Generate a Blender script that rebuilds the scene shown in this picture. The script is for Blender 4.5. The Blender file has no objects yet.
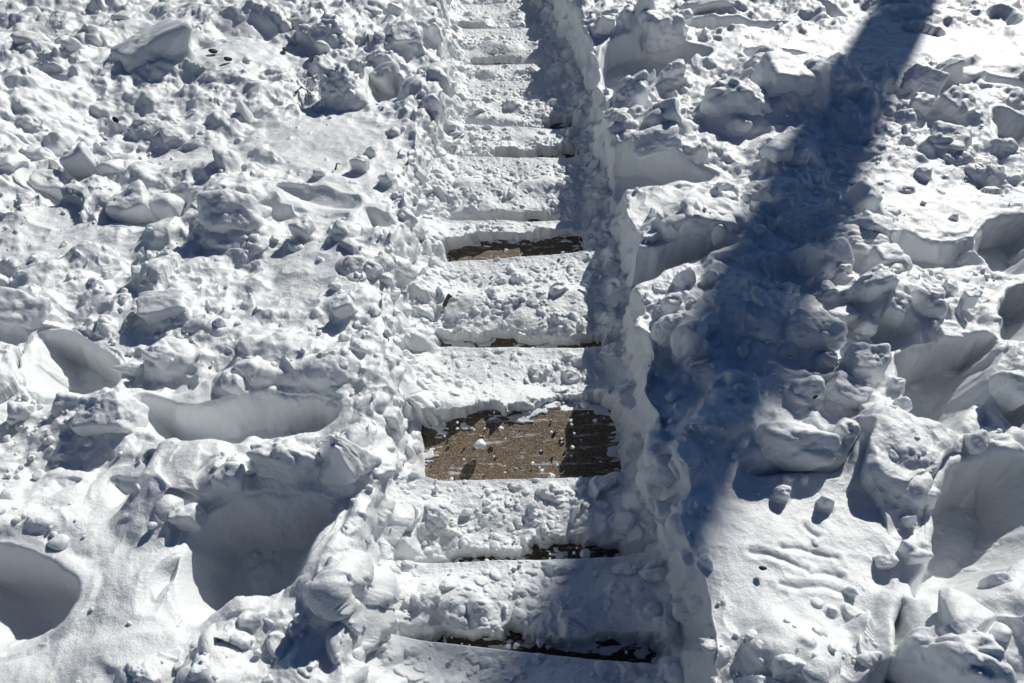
import bpy, math, random
import numpy as np
from mathutils import Vector, Matrix, Euler

# ------------------------------------------------------------------ camera, light, exposure
Q = 1.0                                   # mesh fineness
W, H, F = 1024, 683, 740.0
TH = math.radians(16.0)                   # the steps run downhill away from the camera
S = math.tan(TH)
PITCH = math.radians(40.5) + TH           # below the horizontal
YAW = math.radians(1.3)
CAMZ = 1.65 / math.cos(TH)
SUN_AZ = math.radians(31.0)               # right of straight ahead
SUN_EL = math.radians(24.0)

sc = bpy.context.scene
C = sc.collection
cam_d = bpy.data.cameras.new('camera'); cam = bpy.data.objects.new('camera', cam_d); C.objects.link(cam)
cam_d.sensor_width = 36.0; cam_d.lens = 36.0 * F / W; cam_d.clip_start = 0.02; cam_d.clip_end = 2000
cam.location = (0, 0, CAMZ)
cam.rotation_euler = Euler((math.pi / 2 - PITCH, 0, -YAW), 'XYZ')
sc.camera = cam

world = bpy.data.worlds.new('World'); sc.world = world; world.use_nodes = True
wn = world.node_tree
sky = wn.nodes.new('ShaderNodeTexSky'); sky.sky_type = 'NISHITA'; sky.sun_disc = False
sky.sun_elevation = SUN_EL; sky.sun_rotation = SUN_AZ
sky.air_density = 1.0; sky.dust_density = 0.4; sky.ozone_density = 3.0
bg = wn.nodes['Background']; bg.inputs['Strength'].default_value = 0.05
tint = wn.nodes.new('ShaderNodeMix'); tint.data_type = 'RGBA'; tint.blend_type = 'MULTIPLY'; tint.inputs[0].default_value = 1.0
tint.inputs[7].default_value = (.37, .55, .81, 1)
wn.links.new(sky.outputs['Color'], tint.inputs[6]); wn.links.new(tint.outputs[2], bg.inputs['Color'])
sl = bpy.data.lights.new('sun', 'SUN'); so = bpy.data.objects.new('sun', sl); C.objects.link(so)
sl.energy = 5.0; sl.angle = math.radians(0.53); sl.color = (1.0, 0.965, 0.885)
sd = Vector((math.sin(SUN_AZ) * math.cos(SUN_EL), math.cos(SUN_AZ) * math.cos(SUN_EL), math.sin(SUN_EL)))
so.rotation_euler = sd.to_track_quat('Z', 'Y').to_euler(); so.location = (6, 8, 10)
sc.view_settings.view_transform = 'Standard'; sc.view_settings.look = 'None'
sc.view_settings.exposure = -0.16; sc.view_settings.gamma = 1.0; sc.view_settings.use_curve_mapping = False
sc.cycles.max_bounces = 8; sc.cycles.diffuse_bounces = 5

# ------------------------------------------------------------------ noise
F32 = np.float32
def _h(ix, iy, seed):
    n = (ix.astype(np.uint32) * np.uint32(374761393) + iy.astype(np.uint32) * np.uint32(668265263)
         + np.uint32((seed * 2246822519) & 0xffffffff))
    n = (n ^ (n >> np.uint32(13))) * np.uint32(1274126177)
    n = n ^ (n >> np.uint32(16))
    n = n * np.uint32(2654435761)
    return n ^ (n >> np.uint32(15))
def _u(h): return (h & np.uint32(0xffffff)).astype(F32) * F32(1 / 16777216.0)
def vnoise2(x, y, seed=0):                # value noise -1..1
    xi = np.floor(x); yi = np.floor(y)
    fx = (x - xi).astype(F32); fy = (y - yi).astype(F32)
    fx = fx * fx * fx * (fx * (fx * 6 - 15) + 10); fy = fy * fy * fy * (fy * (fy * 6 - 15) + 10)
    xi = xi.astype(np.int64); yi = yi.astype(np.int64)
    a = _u(_h(xi, yi, seed)); b = _u(_h(xi + 1, yi, seed)); c = _u(_h(xi, yi + 1, seed)); d = _u(_h(xi + 1, yi + 1, seed))
    return (a + (b - a) * fx + (c - a) * fy + (a - b - c + d) * fx * fy) * 2 - 1
def fbm2(x, y, scale, octs=4, seed=0, gain=0.5):
    o = 0; a = 1.0; f = 1.0 / scale; n = 0
    for k in range(octs):
        ca, sa = math.cos(1.1 * k + .4), math.sin(1.1 * k + .4)
        o = o + a * vnoise2((x * ca - y * sa) * f + 17.3 * k, (x * sa + y * ca) * f - 9.1 * k, seed + k)
        n += a; a *= gain; f *= 2.03
    return o / n
def vnoise3(x, y, z, seed=0):
    zi = np.floor(z); fz = (z - zi); fz = fz * fz * (3 - 2 * fz)
    zi = zi.astype(np.int64)
    def lay(k):
        xi = np.floor(x); yi = np.floor(y); fx = x - xi; fy = y - yi
        fx = fx * fx * (3 - 2 * fx); fy = fy * fy * (3 - 2 * fy)
        xi = xi.astype(np.int64) + (zi + k) * 7919; yi = yi.astype(np.int64) + (zi + k) * 104729
        a = _u(_h(xi, yi, seed)); b = _u(_h(xi + 1, yi, seed)); c = _u(_h(xi, yi + 1, seed)); d = _u(_h(xi + 1, yi + 1, seed))
        return a + (b - a) * fx + (c - a) * fy + (a - b - c + d) * fx * fy
    l0 = lay(0); l1 = lay(1)
    return (l0 + (l1 - l0) * fz) * 2 - 1
def fbm3(x, y, z, scale, octs=3, seed=0, gain=.5):
    o = 0; a = 1.0; f = 1.0 / scale; n = 0
    for k in range(octs):
        o = o + a * vnoise3(x * f + 3.7 * k, y * f - 5.1 * k, z * f + 1.9 * k, seed + k); n += a; a *= gain; f *= 2.03
    return o / n
def clods(x, y, s, seed, prob, flat=0.75, soft=False):
    """height of broken, faceted lumps lying in cells of size s; prob may be an array"""
    x = (x / s).astype(F32); y = (y / s).astype(F32)
    xi = np.floor(x).astype(np.int64); yi = np.floor(y).astype(np.int64)
    out = np.zeros(x.shape, F32)
    for ox in (-1, 0, 1):
        for oy in (-1, 0, 1):
            cx = xi + ox; cy = yi + oy
            h = _h(cx, cy, seed); u1 = _u(h)
            h = _h(cx, cy, seed + 11); u2 = _u(h)
            u3 = _u(_h(cx, cy, seed + 23)); u4 = _u(_h(cx, cy, seed + 37)); u5 = _u(_h(cx, cy, seed + 51))
            px = x - (cx + 0.15 + 0.7 * u1); py = y - (cy + 0.15 + 0.7 * u2)
            r = 0.22 + 0.42 * u3 * u3
            ang = u4 * F32(6.283); ca = np.cos(ang); sa = np.sin(ang)
            qx = (px * ca + py * sa) / r; qy = (-px * sa + py * ca) / (r * (0.6 + 0.4 * u5))
            # rounded polygon distance
            d = np.maximum(np.maximum(np.abs(qx), np.abs(qy)), np.maximum(np.abs(qx * .62 + qy * .78), np.abs(qx * .74 - qy * .67)))
            rr = np.sqrt(qx * qx + qy * qy)
            d = 0.5 * d + 0.5 * rr
            hh = np.sqrt(np.clip(1 - d * d, 0, 1)) * r * (flat + .35 * (qx * (u1 - .5) + qy * (u2 - .5)))
            hh = np.minimum(hh, r * flat * (.55 + .45 * u4))
            if soft:
                hh = r * flat * (.55 + .45 * u4) * smooth(1.12, .25 + .3 * u5, d) * (1 + .5 * (qx * (u1 - .5) + qy * (u2 - .5)))
            out = np.maximum(out, np.where(_u(_h(cx, cy, seed + 71)) < prob, hh, 0))
    return out * F32(s)
def smooth(a, b, x):
    t = np.clip((x - a) / (b - a), 0, 1); return t * t * (3 - 2 * t)

# ------------------------------------------------------------------ from the photograph's pixels to the place
M = np.array(cam.rotation_euler.to_matrix())
def ray(px, py):
    d = np.array([(px - W / 2) / F, -(py - H / 2) / F, -1.0]); d = M @ d
    return d / np.linalg.norm(d)
def P(px, py, h):                        # point at height h above the sloping ground plane z = -S*y
    d = ray(px, py); t = (CAMZ - h) / (-(d[2] + S * d[1]))
    return np.array([d[0] * t, d[1] * t, CAMZ + d[2] * t])
def ppm(p):                              # pixels per metre at a point
    f = M @ np.array([0, 0, -1.0]); return F / float(np.dot(np.array(p) - np.array([0, 0, CAMZ]), f))
def PL(pts, h): return np.array([P(a, b, h)[:2] for a, b in pts])
BH = 0.265                                # snow depth beside the path

lt = PL([(441, -40), (440, 0), (438, 40), (446, 60), (440, 90), (420, 118), (408, 150), (405, 185), (399, 220), (388, 262), (384, 300), (383, 335), (380, 372), (372, 410),
         (374, 440), (368, 480), (358, 520), (352, 560), (345, 600), (340, 640), (335, 683), (325, 760), (300, 900)], BH)
lb = PL([(450, -40), (450, 0), (449, 50), (452, 90), (449, 120), (442, 150), (438, 190), (430, 222), (427, 262), (424, 300), (420, 345), (418, 380), (416, 430),
         (412, 480), (400, 520), (390, 560), (388, 600), (384, 640), (380, 683), (372, 760), (360, 900)], 0.0)
rt = PL([(540, -40), (552, 0), (566, 25), (580, 50), (586, 80), (594, 105), (597, 125), (597, 150), (600, 172), (617, 188), (618, 215), (622, 245), (634, 268),
         (640, 290), (636, 330), (640, 360), (650, 400), (666, 440), (676, 470), (688, 510), (700, 545), (710, 575), (711, 600), (713, 640), (718, 683), (712, 760), (730, 900)], BH)
rb = PL([(536, -40), (545, 0), (563, 40), (575, 60), (583, 95), (590, 130), (597, 180), (605, 220), (613, 262), (619, 300), (624, 350), (629, 400), (628, 440), (632, 480),
         (642, 520), (652, 560), (661, 600), (669, 640), (675, 683), (684, 760), (700, 900)], 0.0)
def edge(poly):
    o = np.argsort(poly[:, 1]); ys = poly[o, 1]; xs = poly[o, 0]
    return lambda y: np.interp(y, ys, xs)
LT, LB, RT, RB = edge(lt), edge(lb), edge(rt), edge(rb)

def polysd(x, y, poly):                   # signed distance, positive inside
    inside = np.zeros(x.shape, bool); dmin = np.full(x.shape, 1e9, F32); n = len(poly)
    for i in range(n):
        x1, y1 = poly[i]; x2, y2 = poly[(i + 1) % n]
        ex, ey = x2 - x1, y2 - y1
        t = np.clip(((x - x1) * ex + (y - y1) * ey) / (ex * ex + ey * ey + 1e-12), 0, 1)
        dmin = np.minimum(dmin, (x - x1 - t * ex) ** 2 + (y - y1 - t * ey) ** 2)
        c = ((y1 > y) != (y2 > y)) & (x < (x2 - x1) * (y - y1) / (y2 - y1 + 1e-12) + x1)
        inside ^= c
    d = np.sqrt(dmin); return np.where(inside, d, -d)

# footprints and hollows trodden into the deep snow: rim in the photograph, depth, wall width
HOLES = [
 ([(32, 330), (56, 324), (85, 332), (105, 348), (114, 370), (110, 390), (88, 396), (62, 396), (42, 388), (33, 366)], .21, .035),
 ([(144, 404), (168, 398), (190, 408), (212, 402), (250, 391), (300, 387), (334, 394), (344, 406), (318, 424), (285, 428), (258, 436), (228, 451), (200, 452), (182, 442), (162, 446), (147, 428)], .18, .045),
 ([(184, 530), (205, 512), (250, 500), (310, 500), (326, 510), (316, 540), (304, 570), (300, 592), (262, 604), (228, 606), (204, 626), (186, 618), (176, 592), (178, 560)], .24, .06),
 ([(-40, 555), (0, 556), (40, 556), (66, 568), (82, 592), (72, 616), (48, 632), (10, 643), (-40, 650)], .20, .05),
 ([(905, 345), (940, 344), (975, 338), (998, 340), (990, 365), (968, 398), (955, 422), (935, 430), (908, 424), (899, 414), (906, 395), (906, 365)], .22, .03),
 ([(940, 478), (968, 462), (1000, 458), (1040, 470), (1060, 520), (1024, 560), (1000, 580), (978, 596), (938, 604), (908, 608), (914, 575), (928, 540), (938, 505)], .27, .05),
 ([(895, 238), (930, 242), (960, 240), (986, 232), (985, 258), (970, 262), (940, 270), (912, 272), (896, 262)], .12, .035),
 ([(986, 225), (1010, 212), (1050, 212), (1050, 262), (1010, 268), (982, 262)], .20, .03),
 ([(1004, 285), (1050, 280), (1050, 336), (1012, 338), (999, 334)], .18, .03),
 ([(618, 253), (650, 254), (690, 251), (735, 246), (742, 256), (700, 266), (668, 272), (648, 286), (632, 290), (618, 275)], .24, .03),
 ([(600, 48), (640, 44), (668, 45), (700, 46), (714, 51), (700, 60), (680, 66), (652, 80), (648, 92), (620, 90), (600, 80)], .20, .04),
 ([(605, 90), (640, 84), (652, 92), (640, 96), (618, 98)], .15, .03),
 ([(596, 152), (640, 148), (680, 158), (716, 166), (718, 174), (690, 181), (650, 184), (612, 184), (598, 176)], .20, .04),
 ([(674, 24), (700, 20), (740, 18), (782, 21), (787, 26), (762, 29), (720, 33), (688, 33)], .12, .03),
 ([(812, 0), (836, 0), (856, 18), (840, 20), (822, 10)], .10, .03),
 ([(984, 6), (1005, 2), (1024, 14), (1020, 20), (996, 19)], .10, .03),
 ([(738, 50), (775, 48), (830, 56), (830, 62), (790, 62), (748, 58)], .10, .03),
 ([(975, 70), (1000, 74), (1040, 80), (1040, 88), (1000, 88), (975, 84)], .10, .03),
 ([(988, 112), (1010, 118), (1040, 120), (1040, 150), (1010, 146), (1000, 138), (990, 122)], .14, .05),
 ([(988, 392), (1040, 395), (1040, 432), (1005, 424), (990, 405)], .13, .05),
 ([(368, 70), (384, 66), (404, 74), (400, 90), (384, 96), (366, 100)], .12, .03),
 ([(276, 192), (310, 185), (356, 196), (360, 206), (345, 212), (318, 208), (286, 200)], .05, .06),
 ([(356, 210), (372, 204), (390, 210), (402, 226), (394, 230), (374, 230), (356, 222)], .07, .05),
 ([(25, 75), (50, 72), (75, 78), (78, 96), (55, 104), (38, 102), (25, 88)], .06, .04),
 ([(215, 25), (255, 22), (280, 30), (270, 46), (235, 44), (212, 40)], .06, .06),
 ([(36, 180), (52, 170), (78, 172), (76, 185), (56, 205), (38, 200)], .10, .04),
 ([(92, 494), (98, 474), (130, 478), (146, 462), (130, 492), (104, 516)], .05, .05),
 ([(37, 490), (48, 474), (80, 476), (70, 490), (48, 508)], .04, .05),
 ([(148, 595), (152, 572), (170, 558), (184, 552), (182, 580), (168, 590), (156, 606)], .06, .03),
 ([(876, 683), (880, 640), (890, 612), (904, 604), (908, 625), (900, 650), (902, 700), (876, 720)], .14, .022),
 ([(868, 322), (890, 318), (916, 325), (912, 340), (898, 352), (878, 350), (868, 338)], .09, .03),
 ([(832, 470), (844, 440), (858, 442), (846, 466), (838, 476), (800, 478), (760, 476), (742, 462), (780, 462)], .08, .03),
 ([(140, 205), (190, 185), (200, 215), (165, 226), (118, 225), (112, 212)], .04, .04),
 ([(400, 25), (436, 30), (444, 50), (430, 54), (406, 36)], .07, .03),
]
def grow(p): c = p.mean(0); return c + (p - c) * 1.07
def chaikin(p):
    q = np.roll(p, -1, 0); return np.stack([p * .72 + q * .28, p * .28 + q * .72], 1).reshape(-1, 2)
HOLES = [(chaikin(chaikin(grow(PL(p, BH)))), d, w * 1.35) for p, d, w in HOLES]
# mounds: px centre, px width, px height, metres high
MOUNDS = [
 (2, 100, 110, 64, .24), (790, 88, 90, 44, .13), (238, 62, 105, 62, .07), (92, 90, 80, 46, .06), (330, 30, 70, 40, .04), (250, 18, 90, 30, .06),
 (190, 175, 110, 50, .05), (232, 190, 90, 60, .05), (60, 270, 90, 70, .05), (120, 300, 120, 90, .04), (330, 245, 120, 90, .03),
 (262, 468, 120, 60, .06), (335, 460, 60, 60, .05), (70, 440, 120, 60, .05), (130, 395, 60, 30, .05), (110, 560, 140, 120, .04),
 (30, 520, 120, 70, .04), (120, 660, 120, 60, .03), (330, 560, 60, 110, .04),
 (805, 78, 95, 52, .10), (800, 190, 90, 110, .09), (860, 225, 90, 60, .08), (700, 320, 100, 90, .06), (790, 300, 150, 120, .09),
 (870, 290, 90, 90, .06), (760, 420, 120, 60, .03), (710, 235, 110, 60, .05), (655, 130, 70, 60, .09), (780, 640, 70, 70, .08),
 (945, 650, 110, 80, .09), (600, 20, 60, 60, .06), (640, 30, 80, 50, .07), (730, 4, 120, 18, .05), (850, 110, 120, 60, .06),
 (1010, 370, 60, 80, .08), (960, 300, 90, 50, .04), (1000, 440, 60, 40, .05), (900, 440, 80, 50, .03), (1000, 600, 60, 40, .04),
]
MOUNDS = [(P(a, b, BH + e * .4)[:2], w, h, e * .8) for a, b, w, h, e in MOUNDS]
_m = []
for c, w, h, e in MOUNDS:
    k = ppm((c[0], c[1], -S * c[1] + BH)); d = np.array([c[0], c[1], -S * c[1] + BH - CAMZ]); sphi = -d[2] / np.linalg.norm(d)
    _m.append((c, w / 2 / k, max(h / 2 / k / sphi, .04), e))
MOUNDS = _m
# places where the snow is smooth (px centre, px half sizes)
SMOOTH = [(960, 45, 130, 55), (760, 45, 130, 30), (720, 130, 70, 25), (790, 540, 130, 80), (130, 540, 100, 110), (40, 660, 110, 50), (350, 170, 60, 60),
          (155, 40, 40, 30), (335, 135, 85, 50), (310, 205, 50, 25), (320, 270, 60, 40), (90, 240, 60, 26), (200, 160, 60, 22), (60, 215, 30, 20), (210, 400, 70, 14), (820, 500, 70, 50), (770, 590, 60, 40), (945, 590, 50, 30), (660, 205, 60, 25), (930, 200, 80, 50), (240, 65, 60, 30), (300, 150, 60, 40), (165, 620, 70, 50)]
SMOOTH = [(P(a, b, BH)[:2], rx / ppm(P(a, b, BH)), ry / ppm(P(a, b, BH)) / .72) for a, b, rx, ry in SMOOTH]

def roughness(x, y):
    m = np.ones(x.shape, F32)
    for c, rx, ry in SMOOTH:
        m *= 1 - .9 * np.exp(-(((x - c[0]) / rx) ** 2 + ((y - c[1]) / ry) ** 2) ** 2)
    return m
def bank_top(x, y):
    """height of the undisturbed-to-lumpy bank above the sloping plane"""
    wx = x + .035 * fbm2(x, y, .16, 3, 5); wy = y + .035 * fbm2(x, y, .16, 3, 6)
    h = BH + .035 * fbm2(x, y, .9, 2, 1) + .050 * fbm2(wx, wy, .33, 3, 2) * (.35 + .65 * roughness(x, y))
    for c, rx, ry, e in MOUNDS:
        q = ((wx - c[0]) / rx) ** 2 + ((wy - c[1]) / ry) ** 2
        h = h + e * np.exp(-q * np.sqrt(q + .02) * 1.1)
    return h
def hole_cut(x, y):
    wx = x + .020 * fbm2(x, y, .12, 3, 25) + .020 * fbm2(x, y, .25, 1, 27); wy = y + .022 * fbm2(x, y, .13, 3, 26)
    cut = np.zeros(x.shape, F32); lip = np.zeros(x.shape, F32); inside = np.zeros(x.shape, F32)
    for poly, dep, w in HOLES:
        lo = poly.min(0) - .12; hi = poly.max(0) + .12
        m = (x > lo[0]) & (x < hi[0]) & (y > lo[1]) & (y < hi[1])
        if not m.any(): continue
        s = polysd(wx[m], wy[m], poly).astype(F32)
        t = smooth(-.004, w, s)
        c = dep * .74 * t
        cut[m] = np.maximum(cut[m], c); inside[m] = np.maximum(inside[m], smooth(-.04, .015, s))
    return cut, inside
def macro(x, y):
    """the whole ground surface: returns z, amount of clods, wall mask, unwrapped x for detail"""
    b = bank_top(x, y); cut, inside = hole_cut(x, y)
    b = np.maximum(b - cut, .015)
    pd = pedestals(x, y); b = b + pd * (1 - .7 * inside)
    n1 = fbm2(x * 0 + y, x * 0 + y * .3, .10, 3, 40) * .018
    rag = .042 * fbm2(x, y, .16, 2, 41) + .022 * fbm2(x * .5, y, .07, 2, 43)
    lt_, lb_, rt_, rb_ = LT(y), LB(y), RT(y), RB(y)
    lt_ = np.minimum(lt_, lb_ - .035); rt_ = np.maximum(rt_, rb_ + .03)
    xr = x + rag * .7
    sr = (xr - rb_) / (rt_ - rb_); slf = (lb_ - xr) / (lb_ - lt_)
    s = np.where(x > (lb_ + rb_) * .5, sr, slf)
    f = .22 * np.clip(s, 0, 1) + .78 * smooth(.22, .98, s)
    z = -.10 + np.clip((s + .5) / .5, 0, 1) * .115        # sinks under the path
    z = np.where(s > 0, .015 + (b - .015) * f, z)
    wall = np.where(s < 1, 1, 0) * smooth(-.2, .1, s)
    unw = x + np.where(x > (lb_ + rb_) * .5, 1, -1) * np.clip(f, 0, 1) * BH
    return z.astype(F32), inside, wall.astype(F32), unw, s
ROUGH = [(335, 545, 30, 60), (345, 620, 40, 50), (255, 640, 70, 26), (200, 665, 60, 20), (400, 470, 26, 60), (665, 320, 45, 35), (650, 110, 45, 40), (300, 465, 50, 22), (665, 40, 60, 26),
         (345, 85, 40, 30), (215, 320, 40, 22), (430, 150, 24, 70), (420, 300, 26, 60), (870, 265, 60, 50), (640, 20, 50, 20), (690, 560, 14, 80), (250, 35, 60, 16), (390, 620, 24, 60)]
ROUGH = [(P(a, b, BH * .8)[:2], rx / ppm(P(a, b, BH)), ry / ppm(P(a, b, BH)) / .72) for a, b, rx, ry in ROUGH]
def rough_spots(x, y):
    m = np.zeros(x.shape, F32)
    for c, rx, ry in ROUGH: m = np.maximum(m, np.exp(-(((x - c[0]) / rx) ** 2 + ((y - c[1]) / ry) ** 2)))
    return m
GROOVES = [[(752, 550), (768, 553), (790, 560), (809, 567)], [(785, 546), (805, 547), (825, 551), (840, 556)], [(813, 572), (828, 570), (843, 574)],
           [(783, 583), (800, 587), (825, 586), (850, 590)], [(808, 522), (814, 528), (820, 533)]]
GROOVES = [[P(a, b, BH)[:2] for a, b in g] for g in GROOVES]
def grooves(x, y):
    out = np.zeros(x.shape, F32)
    for g in GROOVES:
        g = np.array(g); m = (x > g[:, 0].min() - .03) & (x < g[:, 0].max() + .03) & (y > g[:, 1].min() - .03) & (y < g[:, 1].max() + .03)
        if not m.any(): continue
        dm = np.full(m.sum(), 9., F32); xx = x[m]; yy = y[m] + .004 * fbm2(x[m], y[m], .03, 2, 3)
        for (x1, y1), (x2, y2) in zip(g[:-1], g[1:]):
            ex, ey = x2 - x1, y2 - y1; t = np.clip(((xx - x1) * ex + (yy - y1) * ey) / (ex * ex + ey * ey), 0, 1)
            dm = np.minimum(dm, np.hypot(xx - x1 - t * ex, yy - y1 - t * ey))
        out[m] -= .0048 * np.exp(-(dm / .005) ** 2) - .002 * np.exp(-((dm - .016) / .008) ** 2)
    return out
PED = []
def pedestals(x, y):                      # snow banked up round the foot of each chunk
    out = np.zeros(x.shape, F32)
    if not PED: return out
    x0, x1, y0, y1 = x.min(), x.max(), y.min(), y.max()
    for cx, cy, rx, ry, h in PED:
        if cx + 1.6 * rx < x0 or cx - 1.6 * rx > x1 or cy + 1.6 * ry < y0 or cy - 1.6 * ry > y1: continue
        m = (np.abs(x - cx) < 1.5 * rx) & (np.abs(y - cy) < 1.5 * ry)
        if not m.any(): continue
        q = np.sqrt(((x[m] - cx) / rx) ** 2 + ((y[m] - cy) / ry) ** 2)
        out[m] = np.maximum(out[m], h * smooth(1.5, .55, q))
    return out
def detail(x, y, z, inside, wall, u):
    near = 1
    r = roughness(x, y) * (1 - .97 * inside) ** 3
    rr0 = .25 + .75 * r
    patch = smooth(-.15, .45, fbm2(x, y, .45, 2, 60))
    r2 = r * (.30 + .70 * patch)
    wx = u + .010 * fbm2(u, y, .035, 2, 61); wy = y + .010 * fbm2(u, y, .035, 2, 62)
    rf = rough_spots(x, y)
    d = clods(wx, wy, .32, 101, .50 * r2 * (1 - .6 * wall), soft=True) * .50
    d = np.maximum(d, clods(wx + .3, wy, .17, 202, (.32 * r2) + .10 * wall, soft=True) * .62)
    d = d + clods(wx + .5, wy, .085, 232, .24 * r2 * patch + .25 * wall + .4 * rf, soft=True) * .75
    d = d + clods(wx + .2, wy, .055, 262, .75 * rf) * .8
    d = d + clods(wx + .9, wy, .075, 252, .20 * r2 * patch) * .6
    d = d + clods(wx, wy + .7, .045, 303, .15 * r2 * patch * patch + .02 * r + .05 * wall, soft=True) * .9
    d = d + clods(wx + .1, wy, .022, 404, .14 * r2 * patch * patch + .02 * r + .01) * .7
    d = d + .060 * rr0 * (1 - inside) * (1 - .6 * wall) * fbm2(wx, wy, .22, 3, 68) + .009 * rr0 * (1 - inside) * fbm2(wx, wy, .06, 2, 69)
    rr = (.3 + .7 * r)
    d = d + .010 * rr * (1 - .5 * wall) * (1 - np.abs(fbm2(x, y, .10, 3, 63)) * 3)
    d = d + grooves(x, y)
    d = d + .012 * inside * fbm2(x, y, .09, 2, 65)
    d = d * (1 - .85 * inside)
    d = d + inside * (clods(x, y, .07, 707, .16, soft=True) * .5 + clods(x + .4, y, .035, 717, .14) * .5)
    return d.astype(F32)
def ground_z(x, y):                       # absolute z of the finished ground
    x = np.atleast_1d(np.asarray(x, float)); y = np.atleast_1d(np.asarray(y, float))
    z, ins, wl, u, s = macro(x, y)
    return z + detail(x, y, z, ins, wl, u) * smooth(-.3, .1, s) - S * y
def bank_h(x, y): return float(macro(np.array([x]), np.array([y]))[0][0])
def hit(px, py):                          # where the pixel's ray meets the big shape of the ground
    d = ray(px, py); t = np.linspace(.9, 9, 900)
    X, Y, Z = d[0] * t, d[1] * t, CAMZ + d[2] * t
    g = macro(X, Y)[0] - S * Y
    k = np.argmax(Z < g); k = max(k, 1)
    return np.array([X[k], Y[k], g[k]])

# ------------------------------------------------------------------ materials
def mat(name):
    m = bpy.data.materials.new(name); m.use_nodes = True
    return m, m.node_tree, m.node_tree.nodes['Principled BSDF']
def nd(t, typ, **kw):
    n = t.nodes.new(typ)
    for k, v in kw.items():
        if k in n.inputs: n.inputs[k].default_value = v
        else: setattr(n, k, v)
    return n
def snow_material(name, grain=1.0, tint=(.74, .765, .78), dirty=False, sss=.0):
    m, t, b = mat(name)
    geo = nd(t, 'ShaderNodeNewGeometry')
    n1 = nd(t, 'ShaderNodeTexNoise', Scale=420.0, Detail=3.0, Roughness=.65)
    n2 = nd(t, 'ShaderNodeTexNoise', Scale=95.0, Detail=4.0, Roughness=.6)
    n3 = nd(t, 'ShaderNodeTexNoise', Scale=3.0, Detail=3.0)
    for n in (n1, n2, n3): t.links.new(geo.outputs['Position'], n.inputs['Vector'])
    b1 = nd(t, 'ShaderNodeBump', Strength=.55 * grain, Distance=.0022)
    b2 = nd(t, 'ShaderNodeBump', Strength=.5 * grain, Distance=.006)
    t.links.new(n2.outputs['Fac'], b2.inputs['Height'])
    t.links.new(n1.outputs['Fac'], b1.inputs['Height']); t.links.new(b2.outputs['Normal'], b1.inputs['Normal'])
    t.links.new(b1.outputs['Normal'], b.inputs['Normal'])
    r = nd(t, 'ShaderNodeValToRGB'); r.color_ramp.elements[0].position = .3; r.color_ramp.elements[1].position = .7
    r.color_ramp.elements[0].color = (tint[0] * .96, tint[1] * .965, tint[2] * .97, 1); r.color_ramp.elements[1].color = (*tint, 1)
    t.links.new(n3.outputs['Fac'], r.inputs['Fac']); t.links.new(r.outputs['Color'], b.inputs['Base Color'])
    b.inputs['Roughness'].default_value = .5
    b.inputs['Specular IOR Level'].default_value = 1.0
    if sss:
        b.inputs['Subsurface Weight'].default_value = sss; b.inputs['Subsurface Radius'].default_value = (.6, .8, 1.0)
        b.inputs['Subsurface Scale'].default_value = .014
    return m
snow = snow_material('packed_and_thrown_snow', sss=.35)
snow_soft = snow_material('trodden_snow', 1.2, (.73, .755, .77), sss=.35)

m, t, b = mat('exposed_aggregate'); agg = m
geo = nd(t, 'ShaderNodeNewGeometry')
vo = nd(t, 'ShaderNodeTexVoronoi', Scale=360.0); n1 = nd(t, 'ShaderNodeTexNoise', Scale=60.0, Detail=5.0); 
mp = nd(t, 'ShaderNodeMapping'); mp.inputs['Scale'].default_value = (2.0, 14.0, 2.0)
n2 = nd(t, 'ShaderNodeTexNoise', Scale=5.0, Detail=6.0, Roughness=.7)
t.links.new(geo.outputs['Position'], mp.inputs['Vector']); t.links.new(mp.outputs['Vector'], n2.inputs['Vector'])
for n in (vo, n1): t.links.new(geo.outputs['Position'], n.inputs['Vector'])
r = nd(t, 'ShaderNodeValToRGB'); e = r.color_ramp.elements
e[0].color = (.02, .015, .01, 1); e[1].color = (.28, .20, .115, 1); e[1].position = .9
k = e.new(.45); k.color = (.115, .078, .044, 1)
t.links.new(vo.outputs['Color'], r.inputs['Fac'])
r2 = nd(t, 'ShaderNodeValToRGB'); r2.color_ramp.elements[0].position = .60; r2.color_ramp.elements[1].position = .76
mxn = nd(t, 'ShaderNodeMath', operation='MULTIPLY_ADD'); mxn.inputs[1].default_value = .35
t.links.new(n1.outputs['Fac'], mxn.inputs[0]); t.links.new(n2.outputs['Fac'], mxn.inputs[2])
mm = nd(t, 'ShaderNodeMath', operation='SUBTRACT'); mm.inputs[1].default_value = .13
t.links.new(mxn.outputs[0], mm.inputs[0]); t.links.new(mm.outputs[0], r2.inputs['Fac'])
mix = nd(t, 'ShaderNodeMix', data_type='RGBA'); t.links.new(r2.outputs['Color'], mix.inputs['Factor'])
t.links.new(r.outputs['Color'], mix.inputs[6]); mix.inputs[7].default_value = (.62, .63, .64, 1)
t.links.new(mix.outputs[2], b.inputs['Base Color']); b.inputs['Roughness'].default_value = .5
bu = nd(t, 'ShaderNodeBump', Strength=.8, Distance=.003); t.links.new(vo.outputs['Distance'], bu.inputs['Height']); t.links.new(bu.outputs['Normal'], b.inputs['Normal'])

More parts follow.
